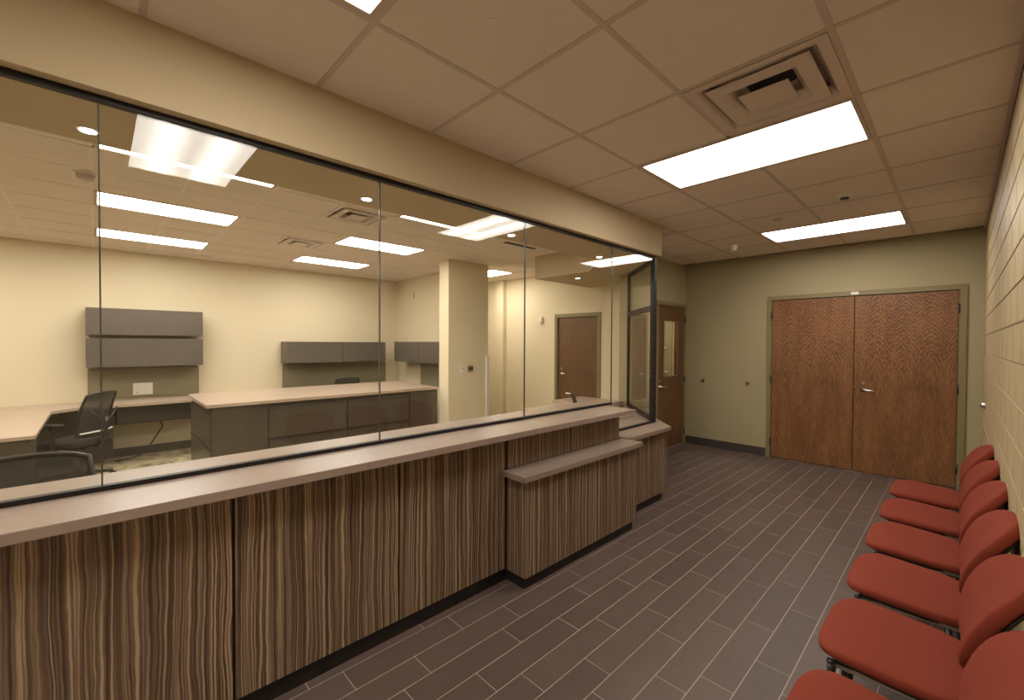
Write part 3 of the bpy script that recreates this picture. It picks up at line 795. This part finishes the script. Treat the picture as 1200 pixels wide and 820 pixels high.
for z0, z1 in ((.06, .42), (.43, .80)):
    d = box('drawer_front', -6.59, -5.36, .83, .85, z0, z1, 'island_grey', r, .002)
    box('pull', -6.57, -5.38, .822, .83, z1 - .016, z1 - .006, 'tack_dark', d)
tag(box('island_worktop', -6.64, -5.325, .80, 3.636, ZI, .89, 'desk_top', bevel=.002), 'long light wood worktop over the charcoal file cabinets', 'worktop')

# ---- desks
r = thing('corner_desk', 'L-shaped desk with light wood top and dark supports', 'desk', (-6.9, -.5, 0))
def P2(pts): return [(x + 6.9, y + .5) for x, y in pts]
bm = new(); bm_prism(bm, P2([(-7.74, 2.2), (-7.74, -1.3), (-5.27, -1.3), (-5.27, -.37), (-6.93, -.37), (-7.13, -.17), (-7.13, 2.2)]), .73, .76, .002); obj('desk_top', bm, 'desk_top', r)
box('end_panel', -5.32, -5.295, -1.25, -.40, 0, .73, 'island_grey', r)
box('modesty_panel', -7.6, -7.58, .15, 2.15, .45, .73, 'tack_dark', r)
box('end_panel', -7.70, -7.16, 2.15, 2.175, 0, .73, 'island_grey', r)
ped = box('pedestal', -5.85, -5.33, -1.2, -.42, .03, .725, 'island_grey', r)
for z0, z1 in ((.05, .37), (.38, .56), (.57, .72)): box('drawer_front', -5.84, -5.34, -.42, -.405, z0, z1, 'island_grey', ped)
box('drawer_unit', -7.55, -7.33, .18, .95, .50, .725, 'tack_dark', r)
box('modesty_panel', -7.45, -7.43, -1.25, .14, .08, .73, 'tack_dark', r)
cb_ = new(); bm_tube(cb_, [(-7.6, .6, .5), (-7.58, .64, .38), (-7.62, .55, .2), (-7.6, .45, .04), (-7.5, .3, .012), (-7.45, .15, .01)], .008, 8)
tag(obj('power_cable', cb_, 'black', None, True), 'black cable hanging from the desk to the carpet', 'cable')

# ---- overhead cabinets, tack panels
def overhead(name, x0, x1, y0, y1, z0, z1, face, split, label, group=None):
    r = thing(name, label, 'cabinet', ((x0 + x1) / 2, (y0 + y1) / 2, z0), group=group)
    t = .02
    if face == 'x':
        box('body', x0, x1 - t, y0, y1, z0, z1, 'cab_grey', r)
        ys_ = [y0] + split + [y1]
        for a, b in zip(ys_, ys_[1:]): box('door', x1 - t, x1, a + .003, b - .003, z0 + .002, z1 - .002, 'cab_grey', r, .002)
    else:
        box('body', x0, x1, y0 + t, y1, z0, z1, 'cab_grey', r)
        xs_ = [x0] + split + [x1]
        for a, b in zip(xs_, xs_[1:]): box('door', a + .003, b - .003, y0, y0 + t, z0 + .002, z1 - .002, 'cab_grey', r, .002)
    return r
oc = overhead('overhead_cabinet', XW + .004, -7.40, -.10, 1.08, 1.615, 1.955, 'x', [], 'upper of the two stacked grey overhead cabinets', 'stacked overhead cabinets')
disc('lock', oc, -7.40, .50, 1.70, 'x', .009, .003, 'tack_dark')
oc = overhead('overhead_cabinet', XW + .004, -7.40, -.10, 1.08, 1.21, 1.575, 'x', [], 'lower of the two stacked grey overhead cabinets', 'stacked overhead cabinets')
disc('lock', oc, -7.40, .50, 1.30, 'x', .009, .003, 'tack_dark')
overhead('overhead_cabinet', XW + .004, -7.40, 2.18, 3.865, 1.20, 1.545, 'x', [3.066], 'wide two-door grey overhead cabinet above the chair back')
overhead('overhead_cabinet', -7.33, -5.36, 4.0, 4.3, 1.19, 1.555, 'y', [-6.48], 'grey overhead cabinet on the side wall next to the column')
tag(box('tack_panel', XW + .004, -7.71, -.09, 1.07, .79, 1.18, 'tack', bevel=.003), 'grey green tack panel under the stacked cabinets', 'tack board')
tag(box('tack_panel', XW + .004, -7.71, 2.2, 4.03, .77, 1.17, 'tack', bevel=.003), 'wide grey green tack panel under the two-door cabinet', 'tack board')
tag(box('tack_panel', -6.84, -5.36, 4.26, 4.296, .77, 1.18, 'tack', bevel=.003), 'grey green tack panel on the wall beside the column', 'tack board')
r = thing('wall_plate', 'white wall plate mounted on the tack panel', 'wall plate', (-7.71, .45, .82))
box('plate', -7.71, -7.70, .345, .55, .815, .975, 'white', r, .002); disc('socket', r, -7.70, .39, .85, 'x', .008, .004, 'tack_dark')

# ---- column and wall devices
tag(box('corner_guard', -5.104, -5.07, 4.34, 4.395, 0, 1.34, 'guard', bevel=.003), 'white plastic guard on the lower column corner', 'corner guard')
r = thing('wall_switch', 'small white switch on the cream column', 'switch', (-5.1, 3.89, 1.1))
box('plate', -5.1, -5.088, 3.855, 3.925, 1.09, 1.21, 'white', r, .002); disc('button', r, -5.088, 3.89, 1.165, 'x', .010, .004, 'tack_dark')
r = thing('wall_outlet', 'square brushed metal outlet plate beside the white switch', 'outlet', (-5.1, 4.04, 1.1))
box('plate', -5.1, -5.09, 3.985, 4.095, 1.10, 1.21, 'brushed', r, .002)
box('socket', -5.09, -5.085, 4.0, 4.035, 1.125, 1.185, 'tack_dark', r); box('socket', -5.09, -5.085, 4.045, 4.08, 1.125, 1.185, 'tack_dark', r)
r = thing('motion_sensor', 'small white sensor on the wall left of the brown door', 'sensor', (-5.16, YN, 1.94))
bm = new(); bm_pad(bm, .045, .03, .075, .7, .7, lambda p: Vector((p.x, p.y - .02, p.z)), 20, 10); obj('housing', bm, 'white', r, True)
box('lens', -5.18, -5.14, YN - .053, YN - .047, 1.905, 1.93, 'white_metal', r)
r = thing('wall_sensor', 'faint square sensor high on the wall above the side cabinet', 'sensor', (-7.15, 4.3, 2.38))
box('housing', -7.19, -7.11, 4.275, 4.3, 2.36, 2.47, 'office_paint', r, .004)
r = thing('wall_plate', 'steel wall plate behind the angled glass screen', 'wall plate', (-3.3, YN, 1.42))
box('plate', -3.36, -3.25, YN - .01, YN, 1.42, 1.56, 'cab_grey', r, .002)
# ---- sink counter
r = thing('sink_cabinet', 'low cabinet with light wood top in the nook behind the partition', 'cabinet', (-3.1, 4.2, 0))
box('body', -3.64, -2.53, 3.72, 4.28, .08, .715, 'island_grey', r); box('plinth', -3.6, -2.55, 3.76, 4.25, 0, .08, 'toe', r)
box('worktop', -3.68, -2.505, 3.675, 4.30, .715, .75, 'desk_top', r, .002)
box('back_ledge', -3.70, -3.02, 4.30, 4.92, .735, .795, 'desk_top', r, .002)
r = thing('faucet', 'dark curved faucet with a bright spout tip on the sink cabinet', 'faucet', (-3.24, 4.2, .7505))
bm = new(); bm_lathe(bm, [(.034, 0), (.034, .008), (.026, .012)], 20); obj('base', bm, 'tack_dark', r, 'auto')
bm = new(); bm_tube(bm, [(0, 0, .01), (-.004, -.01, .08), (-.01, -.03, .135), (-.02, -.06, .168)], [.026, .025, .022, .018], 14); obj('body', bm, 'tack_dark', r, True)
bm = new(); bm_tube(bm, [(-.02, -.055, .166), (-.035, -.10, .185), (-.045, -.13, .188)], [.017, .014, .011], 12); obj('spout', bm, 'chrome', r, True)

# ---- office chairs
def task_chair(label, loc, rz, top=.97, wid=.235):
    """faces +x"""
    r = thing('task_chair', label, 'chair', loc, rz)
    hub = new(); bm_lathe(hub, [(.045, .075), (.05, .10), (.03, .13)], 20); obj('hub', hub, 'black', r, 'auto')
    bm = new(); bm_tube(bm, [(0, 0, .10), (0, 0, .40)], [.027, .02], 14); obj('gas_column', bm, 'chrome', r, True)
    for k in range(5):
        a = 2 * PI * k / 5 + .3; c_, s_ = math.cos(a), math.sin(a)
        bm = new(); bm_tube(bm, [(.03 * c_, .03 * s_, .095), (.16 * c_, .16 * s_, .09), (.30 * c_, .30 * s_, .07)], [.024, .02, .014], 10); lg = obj('base_arm', bm, 'black', r, True)
        bm = new(); bm_lathe(bm, [(.027, -.022), (.03, -.015), (.03, .015), (.027, .022)], 16, (.30 * c_, .30 * s_, .03), 'y'); obj('caster', bm, 'black', lg, 'auto')
    bm = new(); bm_pad(bm, .235, .245, .04, .5, .45, lambda p: Vector((p.x + .02, p.y, p.z + .455 - .02 * max(0, (p.x - .12) / .12) ** 2)), 40, 12); obj('seat', bm, 'black_fabric', r, True)
    bm = new(); bm_box(bm, -.12, .12, -.09, .09, .375, .42, .01); obj('mechanism', bm, 'black', r)
    def bp(u, v):           # u across -1..1, v up 0..1
        z = .52 + (top - .52) * v
        x = -.215 - .10 * v + .03 * math.sin(PI * v) - .0 + .045 * u * u
        return Vector((x, u * wid * (1 - .10 * v + .02 * math.sin(PI * v)), z))
    loop = []
    N = 14
    for i in range(N + 1): loop.append(bp(-1, .04 + .90 * i / N))
    for i in range(1, 10): u = -1 + 2 * i / 10; loop.append(bp(u, .94 + .06 * (1 - u ** 4)))
    for i in range(N + 1): loop.append(bp(1, .94 - .90 * i / N))
    for i in range(1, 10): u = 1 - 2 * i / 10; loop.append(bp(u, .04 - .03 * (1 - u ** 4)))
    bm = new(); bm_tube(bm, loop, .013, 8, closed=True); obj('back_frame', bm, 'black', r, True)
    bm = new(); gr = [[bm.verts.new(bp(-1 + 2 * i / 12, .02 + .96 * j / 14)) for i in range(13)] for j in range(15)]
    for j in range(14):
        for i in range(12): bm.faces.new((gr[j][i], gr[j][i + 1], gr[j + 1][i + 1], gr[j + 1][i]))
    obj('back_mesh', bm, 'meshfab', r, True)
    bm = new(); bm_tube(bm, [(-.10, 0, .40), (-.22, 0, .41), (-.275, 0, .48), (-.30, 0, .62), (-.305, 0, .72)], [.026, .024, .022, .02, .014], 10)
    bm_tube(bm, [(-.30, 0, .64), (-.285, -wid * .8, .80)], [.014, .010], 8); bm_tube(bm, [(-.30, 0, .64), (-.285, wid * .8, .80)], [.014, .010], 8)
    obj('back_spine', bm, 'black', r, True)
    bm = new(); bm_tube(bm, [bp(u, .10) + Vector((-.03, 0, 0)) for u in [-1 + .2 * i for i in range(11)]], .010, 8); obj('lumbar_bar', bm, 'white', r, True)
    for s in (-1, 1):
        bm = new(); bm_tube(bm, [(-.03, s * .20, .41), (-.03, s * .29, .43), (-.02, s * .295, .60), (0, s * .29, .66)], [.016, .016, .015, .014], 10); ar = obj('armrest_post', bm, 'black', r, True)
        bm = new(); bm_pad(bm, .125, .045, .014, .5, .5, lambda p: Vector((p.x + .01, p.y + s * .29, p.z + .675)), 28, 8); obj('arm_pad', bm, 'black_fabric', ar, True)
    return r
task_chair('black mesh task chair with a white lumbar bar at the corner desk', (-6.62, -.17, 0), math.radians(232), .99, .205)
task_chair('black mesh task chair close behind the glass at far left', (-2.80, -.26, 0), math.radians(4), .98, .27)
task_chair('black mesh task chair whose top shows above the island', (-7.0, 2.87, 0), math.radians(180), .98, .20)
